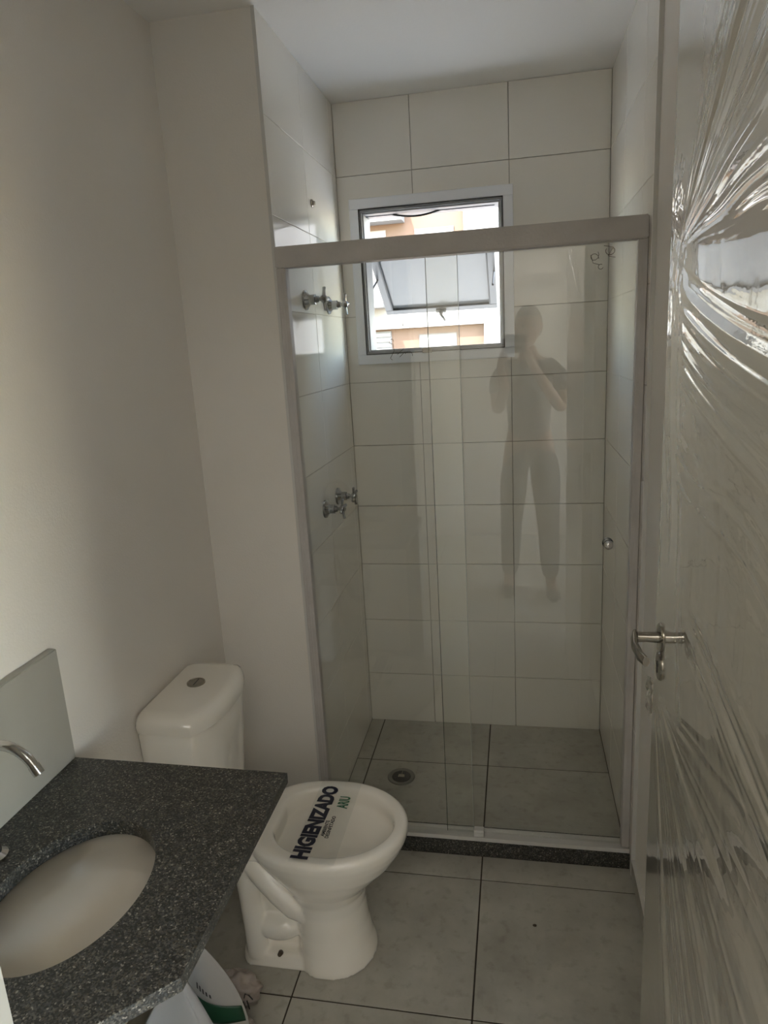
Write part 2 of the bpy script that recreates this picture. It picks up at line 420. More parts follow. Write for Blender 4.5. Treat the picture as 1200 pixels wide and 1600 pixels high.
# sash: top edge at (y 2.73, z 1.985), bottom edge at (y 3.13, z 1.744)
sash = bpy.data.objects.new('sash', None); COL.objects.link(sash); sash.parent = win
sash.location = Vector((-.318, 2.735, 1.985)) - win.location
sash.rotation_euler = (math.atan2(.40, .241), 0, 0)
SW, SL, sb = .242, .467, .030
bm = bmesh.new()
for q in ((-SW, SW, -.014, .014, -sb*.8, 0), (-SW, SW, -.014, .014, -SL, -SL+sb), (-SW, -SW+sb, -.014, .014, -SL+sb, -sb*.8), (SW-sb, SW, -.014, .014, -SL+sb, -sb*.8)):
    box(bm, *q, .0015, 1)
from_bm('sash_frame', bm, M['alus'], sash)
bm = bmesh.new(); box(bm, -SW+.026, SW-.026, -.003, .003, -SL+.026, -.02); from_bm('pane', bm, M['frost'], sash)
bm = bmesh.new()
for q in ((-SW+sb, SW-sb, -.0155, -.0125, -SL+sb, -SL+sb+.004), (-SW+sb, -SW+sb+.004, -.0155, -.0125, -SL+sb, -.03), (SW-sb-.004, SW-sb, -.0155, -.0125, -SL+sb, -.03)):
    box(bm, *q)
from_bm('gasket', bm, M['rubber'], sash)
bm = bmesh.new(); box(bm, -.022, .022, -.026, -.012, -SL+.006, -SL+.022, .002, 2); tube(bm, [(0, -.02, -SL+.014), (0, -.036, -SL+.012)], .008, 14); tube(bm, [(-.002, -.036, -SL+.013), (.012, -.046, -SL-.006), (.014, -.05, -SL-.014)], .005, 10)
from_bm('latch_handle', bm, M['alus'], sash, True)
bm = bmesh.new()
for s in (-1, 1): tube(bm, [(-.318+s*.236, 2.735, 1.80), (-.318+s*.236, 2.93, 1.868)], .004, 8)
wl_obj('stay_arm', bm, M['alus'], win)

# ------------------------------------------------------------------ shower enclosure
YE = 1.918      # enclosure plane
kerb = bx('shower_kerb', XS-.005, XR+.003, YC, 1.965, -.006, .048, M['granite'], bev=.002)
tag(kerb, 'dark speckled granite kerb across the foot of the shower', 'kerb')
enc = thing('shower_enclosure', (-.158, YE, .048), 'framed clear glass shower enclosure with grey header rail between tiled walls', 'shower enclosure')
bm = bmesh.new(); box(bm, XS+.001, XR-.001, YE-.026, YE+.018, 1.822, 1.877, .003, 2)
h = wl_obj('header_rail', bm, M['header'], enc); sharp(h)
bm = bmesh.new(); box(bm, XS+.001, XR-.001, YE-.024, YE+.020, .048, .055, .001, 1); box(bm, XS+.001, XR-.001, YE+.014, YE+.018, .055, .066); box(bm, XS+.001, XR-.001, YE-.026, YE-.022, .0485, .062)
wl_obj('bottom_rail', bm, M['rail'], enc)
for x0, x1 in ((XS+.001, XS+.027), (XR-.024, XR-.001)):
    bm = bmesh.new(); box(bm, x0, x1, YE-.018, YE+.012, .062, 1.822, .0015, 1)
    box(bm, (x0+x1)/2-.003, (x0+x1)/2+.001, YE-.0195, YE-.018, .062, 1.822)
    wl_obj('side_profile', bm, M['header'], enc)
def panel(name, x0, x1, y, label, edgel, edger, zt=1.83, zb=.056):
    bm = bmesh.new(); box(bm, x0, x1, y-.004, y+.004, zb, zt)
    p = wl_obj(name, bm, M['glass'], enc); p['label'] = label
    for side, mm in ((x0, edgel), (x1, edger)):
        if mm is None: continue
        bm = bmesh.new(); box(bm, side-.0012 if side == x0 else side, side if side == x0 else side+.0012, y-.004, y+.004, zb, zt)
        e = from_bm('glass_edge', bm, mm); e.parent = p; e.location = -world_loc(enc)
    return p
fixed = panel('fixed_panel', XS+.02, -.149, YE-.010, 'fixed clear glass panel on the left', M['gedge'], M['gedgel'])
slide = panel('sliding_panel', -.234, XR-.018, YE+.008, 'sliding clear glass panel with round pull', M['gedge'], None)
# pull knob
bm = bmesh.new(); pz = 1.029
tube(bm, [(.247, YE-.004, pz), (.247, YE-.012, pz), (.247, YE-.016, pz), (.247, YE-.020, pz)], [.013, .013, .011, .006], 24)
tube(bm, [(.247, YE+.012, pz), (.247, YE+.022, pz)], [.015, .013], 24)
e = from_bm('pull_knob', bm, M['chrome'], None, True); e.parent = slide; e.location = -world_loc(enc)
# guide block
bm = bmesh.new(); box(bm, -.148, -.116, YE-.020, YE+.004, .055, .082, .002, 1); box(bm, -.146, -.118, YE-.022, YE-.018, .070, .074)
wl_obj('guide_block', bm, M['rail'], enc)
# strings of dried adhesive left on the glass
def squiggle(pts, name, par):
    for s in pts:
        bm = bmesh.new(); tube(bm, s, .0007, 5)
        e = from_bm(name, bm, M['wood'], None); e.parent = par; e.location = -world_loc(enc)
y_ = YE-.0145
def curl(cx, cz, r, t0, t1, n=10, dx=0, dz=0):
    return [(cx+r*math.cos(t0+(t1-t0)*k/n)+dx*k/n, y_, cz+r*math.sin(t0+(t1-t0)*k/n)+dz*k/n) for k in range(n+1)]
sq = [curl(-.305, 1.655, .008, 0, 6), [(-.300, y_, 1.648), (-.296, y_, 1.668), (-.297, y_, 1.676)], [(-.285, y_, 1.640), (-.270, y_, 1.655), (-.266, y_, 1.640)],
      [(-.27, y_, 1.655), (-.256, y_, 1.668)], curl(-.333, 1.61, .006, 0, 5), [(-.329, y_, 1.605), (-.327, y_, 1.585), (-.338, y_, 1.566), (-.333, y_, 1.561)],
      [(-.318, y_, 1.575), (-.300, y_, 1.59)], [(-.312, y_, 1.568), (-.296, y_, 1.582)], curl(-.287, 1.572, .010, 2.8, -.3)]
squiggle(sq, 'adhesive_trace', fixed)
y_ = YE+.0035
sq = [curl(.200, 1.785, .010, 0, 7, dz=.01), curl(.232, 1.80, .008, 2, 8, dx=.012), [(.222, y_, 1.815), (.245, y_, 1.81), (.232, y_, 1.79), (.25, y_, 1.785)],
      [(.19, y_, 1.795), (.196, y_, 1.775), (.212, y_, 1.77)], curl(.215, 1.765, .006, 1, 6)]
squiggle(sq, 'adhesive_trace', slide)

# drain
dr = thing('floor_drain', (-.446, 2.270, 0), 'round dark floor drain in the shower floor tile', 'drain')
bm = bmesh.new()
loft(bm, [disc_ring(0, 0, -.0005, .052), disc_ring(0, 0, .0025, .051), disc_ring(0, 0, .003, .047), disc_ring(0, 0, .001, .040), disc_ring(0, 0, .0005, .037)], True, True)
o = from_bm('rim', bm, M['drain'], dr, True)
bm = bmesh.new(); loft(bm, [disc_ring(0, 0, .0008, .036), disc_ring(0, 0, .0022, .035)]); from_bm('grate', bm, M['black'], dr)
bm = bmesh.new(); box(bm, -.012, .012, -.010, .010, .002, .0055, .002, 2); tube(bm, [(0, .012, .0022), (0, .032, .0022)], .0016, 6); from_bm('centre_plug', bm, M['steel'], dr)

# ------------------------------------------------------------------ valves on the shower wall
def valve(y, z, label, rot, group=None, L=.064, R=.031):
    t = thing('shower_valve', (XS, y, z), label, 'valve', 'chrome valves on the shower side wall')
    bm = bmesh.new(); tube(bm, [(0,0,0), (.006,0,0), (.010,0,0), (.019,0,0)], [R, R*.97, R*.72, .013], 28); from_bm('flange', bm, M['chromed'], t, True)
    sharp(t.children[0], 30)
    bm = bmesh.new(); tube(bm, [(.015,0,0), (.034,0,0), (.035,0,0), (.044,0,0)], [.0155, .0155, .011, .010], 20); tube(bm, [(.04,0,0), (L-.004,0,0)], .006, 12)
    o = from_bm('valve_body', bm, M['chromed'], t); sharp(o, 30)
    hd = bpy.data.objects.new('handle', None)
    bm = bmesh.new(); tube(bm, [(L-.010,0,0), (L-.002,0,0), (L+.004,0,0), (L+.008,0,0)], [.011, .013, .011, .005], 18)
    for k in range(4):
        a = rot + k*PI/2; c, s = math.cos(a), math.sin(a)
        tube(bm, [(L-.002, c*.010, s*.010), (L-.001, c*.026, s*.026), (L, c*.034, s*.034), (L, c*.036, s*.036)], [.0052, .0046, .0056, .003], 10)
    o = from_bm('handle', bm, M['chromed'], t); sharp(o, 40)
    return t
valve(2.155, 1.752, 'upper chrome cross-handle valve nearest the glass on shower wall', PI/2)
valve(2.43, 1.748, 'upper chrome cross-handle valve nearer the window corner', PI/2+.1)
valve(2.197, 1.072, 'lower chrome cross-handle valve nearest the glass, below the upper pair', .15)
valve(2.37, 1.078, 'lower chrome cross-handle valve nearer the back tiled wall', .35)
bm = bmesh.new(); tube(bm, [(XS-.001, 2.315, 2.06), (XS+.004, 2.315, 2.06)], [.013, .012], 16); tube(bm, [(XS+.003, 2.315, 2.06), (XS+.012, 2.315, 2.06)], [.007, .006], 12)
pi_ = thing('pipe_stub', (XS, 2.315, 2.06), 'small dark capped water outlet high on the shower side wall', 'pipe')
o = wl_obj('outlet_cap', bm, M['steel'], pi_, True)

# ------------------------------------------------------------------ toilet
TY = 1.503
toi = thing('toilet', (-.60, TY, 0), 'white ceramic close coupled toilet without seat beside the vanity', 'toilet')
def egg(xc, af, ar, b, z, n=64, yoff=0, p=2.6):
    """front ellipse af, rear superellipse ar with flatter back"""
    out = []
    for k in range(n):
        t = 2*PI*k/n; c, s = math.cos(t), math.sin(t)
        if c >= 0: out.append((xc+af*c, TY+yoff+b*s, z))
        else:
            out.append((xc-ar*abs(c)**(2/p), TY+yoff+b*math.copysign(abs(s)**(2/2.15), s), z))
    return out
bm = bmesh.new()
rings = [egg(-.50, .035, .04, .035, .270), egg(-.49, .060, .07, .055, .278), egg(-.482, .105, .105, .085, .300), egg(-.481, .143, .138, .117, .333), egg(-.481, .153, .152, .127, .341), egg(-.481, .157, .158, .131, .352), egg(-.481, .156, .158, .131, .378), egg(-.481, .158, .160, .133, .392),
         egg(-.481, .162, .165, .137, .3985), egg(-.484, .170, .20, .147, .401), egg(-.487, .190, .215, .160, .4005), egg(-.488, .199, .222, .167, .396), egg(-.488, .202, .224, .170, .388),
         egg(-.489, .200, .224, .168, .370), egg(-.492, .192, .21, .161, .345), egg(-.497, .175, .175, .150, .31), egg(-.502, .148, .140, .134, .275), egg(-.506, .118, .115, .116, .24), egg(-.508, .100, .10, .103, .205),
         egg(-.508, .094, .10, .098, .165), egg(-.508, .099, .09, .101, .10), egg(-.508, .108, .09, .107, .05), egg(-.508, .118, .09, .116, .014), egg(-.508, .119, .09, .117, 0)]
loft(bm, rings, True, True)
bm.normal_update()
# rear body, base slab
def rr_box(x0, x1, hw0, hw1, z0, z1, r=.03, n=40):
    out = []
    for z, hw, ins in ((z0, hw0, 0), (z1-.012, hw1, 0), (z1-.003, hw1, .004), (z1, hw1, .012)):
        ring = []
        for cx_, cy2, a0 in ((x1-r, hw-r, 0), (x0+r, hw-r, PI/2), (x0+r, -hw+r, PI), (x1-r, -hw+r, 1.5*PI)):
            for k in range(6):
                a = a0+PI/2*k/5; rr_ = r-ins
                ring.append((cx_+rr_*math.cos(a), TY+cy2+rr_*math.sin(a), z))
        out.append(ring)
    return out
def addloft(rings):
    loft(bm, rings)
addloft(rr_box(-.748, -.44, .098, .092, .0, .034, .035))
addloft(rr_box(-.745, -.50, .050, .056, .0, .20, .04))
addloft(rr_box(-.745, -.655, .050, .060, .10, .37, .03))
addloft(rr_box(-.80, -.63, .115, .118, .345, .397, .035))
def blob(c, r, sc=(1, 1, 1)):
    t = bmesh.ops.create_icosphere(bm, subdivisions=3, radius=r)
    for v in t['verts']: v.co = Vector((c[0]+v.co.x*sc[0], c[1]+v.co.y*sc[1], c[2]+v.co.z*sc[2]))
for s in (-1, 1):
    # descending trapway ridge, rear column, shallow lobe over the fixing hole
    tube(bm, [(-.725, TY+s*.060, .345), (-.695, TY+s*.064, .312), (-.660, TY+s*.068, .270), (-.622, TY+s*.070, .225), (-.585, TY+s*.068, .183), (-.562, TY+s*.062, .160), (-.552, TY+s*.056, .150)], [.024, .034, .037, .037, .036, .030, .016], 18)
    tube(bm, [(-.700, TY+s*.062, .33), (-.716, TY+s*.060, .27), (-.714, TY+s*.060, .18), (-.708, TY+s*.064, .09), (-.705, TY+s*.068, .02)], [.030, .032, .030, .030, .030], 18)
    blob((-.645, TY+s*.050, .100), .052, (1.30, .80, .76))
body = wl_obj('bowl', bm, M['ceramic'], toi)
bpy.context.view_layer.update()
mod = body.modifiers.new('r', 'REMESH'); mod.mode = 'VOXEL'; mod.voxel_size = .0042; mod.use_smooth_shade = True
sm = body.modifiers.new('s', 'SMOOTH'); sm.factor = .5; sm.iterations = 5
dg = bpy.context.evaluated_depsgraph_get()
me = bpy.data.meshes.new_from_object(body.evaluated_get(dg)); body.modifiers.clear(); body.data = me
me.name = 'bowl'; me.shade_smooth()
if not me.materials: me.materials.append(M['ceramic'])
# bolt caps
for s in (-1, 1):
    bm = bmesh.new(); tube(bm, [(-.634, TY+s*.084, .040), (-.634, TY+s*.096, .044)], [.007, .0055], 14); wl_obj('floor_bolt', bm, M['wood'], toi, True)
# cistern
CYc = 1.522
def dplan(hw, xf, xc_, z, ins=0, n=12):
    """D shaped plan: flat back at x=-.931, bowed front"""
    x0 = -.931+ins*.4; hw -= ins; pts = []
    r = .045
    # front edge bowed from +hw to -hw
    yy = [hw*(1-2*k/24) for k in range(25)]
    front = [(xc_+(xf-xc_)*(1-(abs(y)/hw)**2.6)-ins, CYc+y, z) for y in yy]
    # round the front corners
    fr = []
    for (x, y, z_) in front: fr.append((x, y, z_))
    back = [(x0+.03, CYc-hw+.001, z), (x0+.012, CYc-hw+.004, z), (x0+.002, CYc-hw+.014, z), (x0, CYc-hw+.03, z), (x0, CYc, z), (x0, CYc+hw-.03, z), (x0+.002, CYc+hw-.014, z), (x0+.012, CYc+hw-.004, z), (x0+.03, CYc+hw-.001, z)]
    return (fr + back)[::-1][::-1]
bm = bmesh.new()
loft(bm, [dplan(.140, -.765, -.800, .397), dplan(.146, -.758, -.795, .46), dplan(.154, -.745, -.785, .62), dplan(.157, -.742, -.782, .700), dplan(.154, -.746, -.785, .7045), dplan(.154, -.746, -.785, .709)][::1])
bmesh.ops.recalc_face_normals(bm, faces=bm.faces)
cist = wl_obj('cistern', bm, M['ceramic'], toi); sharp(cist, 50)
bm = bmesh.new()
loft(bm, [dplan(.160, -.737, -.780, .708, .003), dplan(.163, -.733, -.777, .712), dplan(.164, -.732, -.776, .726), dplan(.164, -.732, -.776, .738, .003), dplan(.164, -.732, -.776, .748, .010), dplan(.164, -.732, -.776, .7535, .020), dplan(.164, -.732, -.776, .756, .034)])
bmesh.ops.recalc_face_normals(bm, faces=bm.faces)
lid = wl_obj('cistern_lid', bm, M['ceramic'], toi); sharp(lid, 50)
bm = bmesh.new(); loft(bm, [disc_ring(-.846, 1.545, .755, .0245), disc_ring(-.846, 1.545, .7595, .024), disc_ring(-.846, 1.545, .7605, .021), disc_ring(-.846, 1.545, .7590, .0195)])
wl_obj('flush_button', bm, M['steel'], toi, True, 30)
bm = bmesh.new(); box(bm, -.8463, -.8457, 1.527, 1.563, .7588, .7600); wl_obj('button_split', bm, M['black'], toi)

# hygiene strip
st = thing('hygiene_strip', (-.50, TY, .4035), 'clear plastic strip printed HIGIENIZADO laid across the toilet rim', 'strip')
bm = bmesh.new()
nx, ny = 8, 24
vs = [[bm.verts.new((-.555+.115*i/nx, 1.338+.335*j/ny, .4025 + .0006*math.sin(j*.9+i*.4))) for j in range(ny+1)] for i in range(nx+1)]
for i in range(nx):
    for j in range(ny): bm.faces.new((vs[i][j], vs[i+1][j], vs[i+1][j+1], vs[i][j+1]))
wl_obj('film_strip', bm, M['strip'], st, True)
def strip_text(body, x, y, size, m, xs, bold, rot=PI/2):
    mw = Matrix.Translation((x, y, .4040)) @ Matrix.Rotation(rot, 4, 'Z')
    return text_mesh('printed_text', body, size, m, st, mw, bold, xs)
t_ = strip_text('HIGIENIZADO', -.524, 1.490, .057, M['ink'], .78, .0032, PI/2-.035); t_['label'] = 'large navy letters HIGIENIZADO'
t_ = strip_text('ARIU', -.470, 1.568, .040, M['gink'], .55, .0012); t_['label'] = 'green letters ARIU'
t_ = strip_text('AMBIENTE', -.494, 1.462, .0135, M['dink'], .95, .0003); t_['label'] = 'small dark print line'
t_ = strip_text('DESINFETADO', -.482, 1.468, .0135, M['dink'], .95, .0003); t_['label'] = 'small dark print line'

# ------------------------------------------------------------------ vanity
van = thing('vanity_top', (-.69, .80, .77), 'dark speckled granite vanity top with clipped corner and undermount basin', 'vanity')
SX, SY_, sa, sbb = -.698, .797, .120, .158
poly = [(XL+.001, 1.131), (-.448, 1.124), (-.446, .672), (-.6572, .4632), (XL+.001, .4632)]
def raypoly(cx, cy_, ang):
    d = (math.cos(ang), math.sin(ang)); best = 9
    for i in range(len(poly)):
        (x1, y1), (x2, y2) = poly[i], poly[(i+1) % len(poly)]
        ex, ey = x2-x1, y2-y1; den = d[0]*ey-d[1]*ex
        if abs(den) < 1e-9: continue
        t = ((x1-cx)*ey-(y1-cy_)*ex)/den; u = ((x1-cx)*d[1]-(y1-cy_)*d[0])/den
        if t > 0 and -1e-6 <= u <= 1+1e-6: best = min(best, t)
    return (cx+d[0]*best, cy_+d[1]*best)
angs = sorted([2*PI*k/96 for k in range(96)] + [math.atan2(y-SY_, x-SX) % (2*PI) for x, y in poly])
bm = bmesh.new(); R = []
for a in angs:
    o_ = raypoly(SX, SY_, a)
    q = 1/math.sqrt((math.cos(a)/sa)**2+(math.sin(a)/sbb)**2); i_ = (SX+q*math.cos(a), SY_+q*math.sin(a))
    R.append([bm.verts.new((*o_, .7785)), bm.verts.new((*o_, .800)), bm.verts.new((*i_, .800)), bm.verts.new((*i_, .7725))])
n = len(R)
for k in range(n):
    a, b = R[k], R[(k+1) % n]
    for q in range(4): bm.faces.new((a[q], b[q], b[(q+1) % 4], a[(q+1) % 4]))
bmesh.ops.recalc_face_normals(bm, faces=bm.faces)
wl_obj('countertop', bm, M['granite'], van)
bm = bmesh.new()
prof = [(1.12, .7715), (1.06, .7715), (1.045, .765), (1.03, .745), (.99, .71), (.90, .675), (.72, .648), (.45, .634), (.20, .630), (.10, .628)]
outp = [(.10, .618), (.5, .622), (.78, .636), (.97, .665), (1.06, .705), (1.10, .745), (1.12, .7715)]
loft(bm, [disc_ring(SX, SY_, z, sa*f, sbb*f, 64) for f, z in prof+outp], False, True)
bmesh.ops.remove_doubles(bm, verts=bm.verts, dist=1e-5); bmesh.ops.recalc_face_normals(bm, faces=bm.faces)
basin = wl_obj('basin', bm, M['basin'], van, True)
bm = bmesh.new(); loft(bm, [disc_ring(SX, SY_, .627, .020), disc_ring(SX, SY_, .6315, .0215), disc_ring(SX, SY_, .6325, .018), disc_ring(SX, SY_, .6300, .012)])
wl_obj('basin_drain', bm, M['chrome'], van, True)
for yy in (1.09, .52):
    bm = bmesh.new(); box(bm, XL+.001, -.62, yy-.012, yy+.012, .748, .772, .002, 1); box(bm, XL+.001, XL+.026, yy-.012, yy+.012, .60, .748, .002, 1)
    wl_obj('support_bracket', bm, M['frame'], van)
bs = bx('backsplash_panel', XL+.0005, XL+.0205, .4632, 1.131, .8, 1.046, M['slab'], bev=.0015)
tag(bs, 'pale grey slab standing on the granite vanity top against the left wall', 'backsplash')
# waste trap
bt = thing('basin_trap', (SX, SY_, .40), 'grey waste pipe under the vanity basin running to left wall', 'pipe')
bm = bmesh.new(); tube(bm, [(SX, SY_, .612), (SX, SY_, .48), (SX-.01, SY_, .44), (SX-.045, SY_, .425), (SX-.08, SY_, .44), (SX-.09, SY_, .48), (SX-.11, SY_, .51), (XL+.0005, SY_, .515)], .016, 14)
wl_obj('pipe', bm, M['frame'], bt, True)
bm = bmesh.new(); tube(bm, [(SX, SY_, .50), (SX, SY_, .53)], .022, 16); wl_obj('slip_nut', bm, M['frame'], bt)

# faucet
FX, FY = -.872, .842
fa = thing('faucet', (FX, FY, .8), 'chrome swan neck faucet with cross handles behind the basin', 'faucet')
bm = bmesh.new(); tube(bm, [(FX, FY, .8), (FX, FY, .806), (FX, FY, .812), (FX, FY, .85)], [.024, .024, .015, .013], 24); wl_obj('base', bm, M['chrome'], fa, False, 30)
arc = [(FX, FY, .845), (FX, FY, .94)] + [(FX+.060*(1-math.cos(a)), FY, .955+.062*math.sin(a)) for a in np.linspace(.1, 2.65, 18)]
arc.append((arc[-1][0]+.008, FY, arc[-1][2]-.014))
bm = bmesh.new(); tube(bm, arc, .0082, 18); tube(bm, [arc[-2], arc[-1]], .0094, 18); wl_obj('spout', bm, M['chrome'], fa, False, 40)
bm = bmesh.new(); tube(bm, [(FX, FY, .832), (FX, FY-.030, .836)], .009, 14)
for k in range(4):
    a = PI/4+k*PI/2; tube(bm, [(FX+.004*math.cos(a), FY-.034, .837+.004*math.sin(a)), (FX+.027*math.cos(a), FY-.036, .837+.027*math.sin(a)), (FX+.030*math.cos(a), FY-.036, .837+.030*math.sin(a))], [.005, .0045, .003], 10)
tube(bm, [(FX, FY-.028, .837), (FX, FY-.042, .837)], .010, 14)
wl_obj('cross_handle', bm, M['chrome'], fa, False, 40)

# ------------------------------------------------------------------ door with stretched film
DFX, DY0, DY1 = .243, .47, 1.208
door = bpy.data.objects.new('door_1', None); COL.objects.link(door); door.location = (DFX+.017, .48, 0)
tag(door, 'open white door standing along the right wall, wrapped in wrinkled film', kind='structure')
bm = bmesh.new(); box(bm, DFX, DFX+.035, DY0, DY1, .008, 2.10, .0015, 1)
lf = wl_obj('door_leaf', bm, M['door'], door)
for z in (.25, 1.05, 1.85):
    bm = bmesh.new(); tube(bm, [(DFX+.036, DY0-.006, z-.04), (DFX+.036, DY0-.006, z+.04)], .006, 12); wl_obj('hinge', bm, M['steel'], door)
HY, HZ = 1.152, 1.091
def rosette(z, shape=1.0):
    bm = bmesh.new(); n = 32; rg = []
    for dx, r in ((0, .0255), (.006, .0255), (.0085, .0235), (.0095, .012)):
        rg.append([(DFX-dx, HY+r*math.cos(2*PI*k/n)*.92, z+r*shape*math.sin(2*PI*k/n)) for k in range(n)])
    loft(bm, rg); bmesh.ops.recalc_face_normals(bm, faces=bm.faces); return bm
hdl = wl_obj('door_handle', rosette(HZ), M['steel'], door, False, 30)
bm = bmesh.new(); tube(bm, [(DFX-.008, HY, HZ), (DFX-.030, HY, HZ), (DFX-.044, HY, HZ)], [.0095, .0085, .0095], 16)
o = from_bm('neck', bm, M['steel']); o.parent = hdl; o.location = -world_loc(door); sharp(o, 40)
bm = bmesh.new()
gp = [(DFX-.046, HY+.010, HZ+.001), (DFX-.050, HY-.01, HZ), (DFX-.053, HY-.035, HZ-.001), (DFX-.050, HY-.070, HZ-.003), (DFX-.044, HY-.088, HZ-.004)]
rg = []
for (x, y, z), w, hh in zip(gp, (.005, .0065, .006, .006, .0055), (.009, .011, .010, .010, .0085)):
    rg.append([(x+w*math.cos(2*PI*k/16), y, z+hh*math.sin(2*PI*k/16)) for k in range(16)])
loft(bm, rg); bmesh.ops.recalc_face_normals(bm, faces=bm.faces)
o = from_bm('lever', bm, M['steel']); o.parent = hdl; o.location = -world_loc(door); sharp(o, 50)
kp = wl_obj('keyhole_plate', rosette(HZ-.053, 1.0), M['steel'], door, False, 30)
bm = bmesh.new(); tube(bm, [(DFX-.0090, HY, HZ-.049), (DFX-.0102, HY, HZ-.049)], .006, 14); box(bm, DFX-.0102, DFX-.009, HY-.0025, HY+.0025, HZ-.065, HZ-.050)
o = from_bm('keyhole', bm, M['black']); o.parent = kp; o.location = -world_loc(door)
# latch plate in the closing edge
bm = bmesh.new(); box(bm, DFX+.008, DFX+.027, DY1-.0005, DY1+.0015, HZ-.10, HZ+.08, .0005, 1); wl_obj('latch_plate', bm, M['steel'], door)

# film: ridges fan out from a gathered knot near the closing edge and from a second one under the lock
NY_, NZ_ = 420, 1000
ys = np.linspace(DY0+.004, DY1+.010, NY_); zs = np.linspace(.02, 2.095, NZ_)
Yg, Zg = np.meshgrid(ys, zs)
rng = np.random.RandomState(5)
def ridge1d(t, seed, freq, octs=3):
    r = np.random.RandomState(seed); out = np.zeros_like(t)
    for o_ in range(octs):
        N = 4096; tab = r.rand(N)
        x = t*freq*(2.1**o_)+100; i = np.floor(x).astype(int); f_ = x-i; f_ = f_*f_*(3-2*f_)
        out += (tab[i % N]*(1-f_)+tab[(i+1) % N]*f_-.5)/(1.9**o_)
    return out
def fan(y0, z0, seed, freq):
    dy = y0-Yg; dz = Zg-z0; r = np.sqrt(dy*dy+dz*dz)+1e-4; th = np.arctan2(dz, dy)
    warp = .012*np.sin(r*9+th*3)+.006*np.sin(r*31+th*11)
    base = ridge1d(th+warp, seed, freq)
    return r, th, base
def smoothstep(a, b, x):
    t = np.clip((x-a)/(b-a), 0, 1); return t*t*(3-2*t)
r1, th1, f1 = fan(1.150, 1.712, 3, 12)
r1b, _, f1b = fan(1.150, 1.712, 11, 31)
up_ = smoothstep(-.10, .06, th1)*(1-smoothstep(.70, 1.0, th1))
calm = 1-.5*np.exp(-((th1-.02)/.13)**2)
a1 = smoothstep(.0, .07, r1)*(.0018+.0105*np.minimum(r1, .6))*up_*calm
hgt = a1*(f1*1.25-.35*np.abs(f1b))
# nearly parallel stretched folds below the knot, each starting in a point near the edge
tt = Zg-1.712+.21*(1.13-Yg)+.006*np.sin(Yg*9)
fl1 = ridge1d(tt, 41, 70, 2); fl2 = np.abs(ridge1d(tt, 43, 120, 1))
strt = 1.118-.12*np.clip(-tt, 0, .3)+.030*ridge1d(tt, 45, 60, 1)
a2 = smoothstep(-.20, -.17, tt)*(1-smoothstep(-.045, -.005, tt))*smoothstep(.0, .05, strt-Yg)
hgt += .0040*a2*(fl1-.35*fl2)
win1 = np.maximum(up_, a2)
# crumple close to the knot
cr = ridge1d(Yg*1.0+Zg*.7, 21, 60)*ridge1d(Zg-.4*Yg, 22, 75)
hgt += .0045*cr*np.exp(-((Yg-1.15)/.05)**2-((Zg-1.73)/.09)**2)
cr2 = ridge1d(Yg*.8-Zg, 31, 38)*ridge1d(Zg+.8*Yg, 32, 45)
hgt += .0042*cr2*np.exp(-((th1-.78)/.16)**2)*smoothstep(.08, .2, r1)
# second fan, downward from below the lock
r2_, th2, f2 = fan(1.205, .975, 7, 6)
win2 = smoothstep(-1.35, -1.15, th2)*(1-smoothstep(.22, .36, th2))
hgt += (smoothstep(.02, .12, r2_)*(.0012+.0090*np.minimum(r2_, .5)))*win2*(f2-.4*np.abs(ridge1d(th2, 51, 19, 1)))
t3 = Zg-1.19+.19*(.9-Yg)
hgt += .0022*ridge1d(t3, 61, 60, 2)*np.exp(-((t3+.01)/.05)**2)*smoothstep(0, .12, 1.0-Yg)
t4 = Zg-1.42+.12*(1.1-Yg)
hgt += .0024*ridge1d(t4+.01*np.sin(Yg*14), 63, 55, 2)*np.exp(-(t4/.055)**2)*smoothstep(0, .08, 1.12-Yg)
# gentle diagonal tension folds between the two fans
dgn = (Zg*.42+(Yg-1.2)*-.9)
hgt += .0012*ridge1d(dgn, 15, 9, 2)*(1-win1)*(1-win2)*smoothstep(.02, .2, 1.21-Yg)
hgt += (.00035*ridge1d(Zg+.35*Yg, 71, 42, 2)+.0005*ridge1d(Yg-.2*Zg+.01*np.sin(Zg*20), 72, 30, 2)*(1-.8*win1))*(1-.8*smoothstep(1.55, 1.75, Zg))
edge_fade = smoothstep(0, .02, DY1+.01-Yg)
lift = .0035+.006*smoothstep(0, .25, DY1-Yg)
X = DFX-(lift+hgt*edge_fade)
X = np.minimum(X, DFX-.0012)
wrap = Yg > DY1+.001
X = np.where(wrap, DFX+.004*(Yg-DY1)/.01, X)
co = np.stack([X, Yg, Zg], -1).reshape(-1, 3) - np.array(world_loc(door))
idx = np.arange(NY_*NZ_).reshape(NZ_, NY_)
fc = np.stack([idx[:-1, :-1], idx[1:, :-1], idx[1:, 1:], idx[:-1, 1:]], -1).reshape(-1, 4)
me = bpy.data.meshes.new('plastic_film'); me.vertices.add(len(co)); me.vertices.foreach_set('co', co.astype(np.float32).ravel())
me.loops.add(fc.size); me.loops.foreach_set('vertex_index', fc.astype(np.int32).ravel())
me.polygons.add(len(fc)); me.polygons.foreach_set('loop_start', np.arange(0, fc.size, 4, dtype=np.int32)); me.polygons.foreach_set('loop_total', np.full(len(fc), 4, np.int32))
me.update(calc_edges=True); me.shade_smooth()
fo = link('plastic_film', me, M['film'], door); fo['label'] = 'clear plastic film with fan of shiny creases'
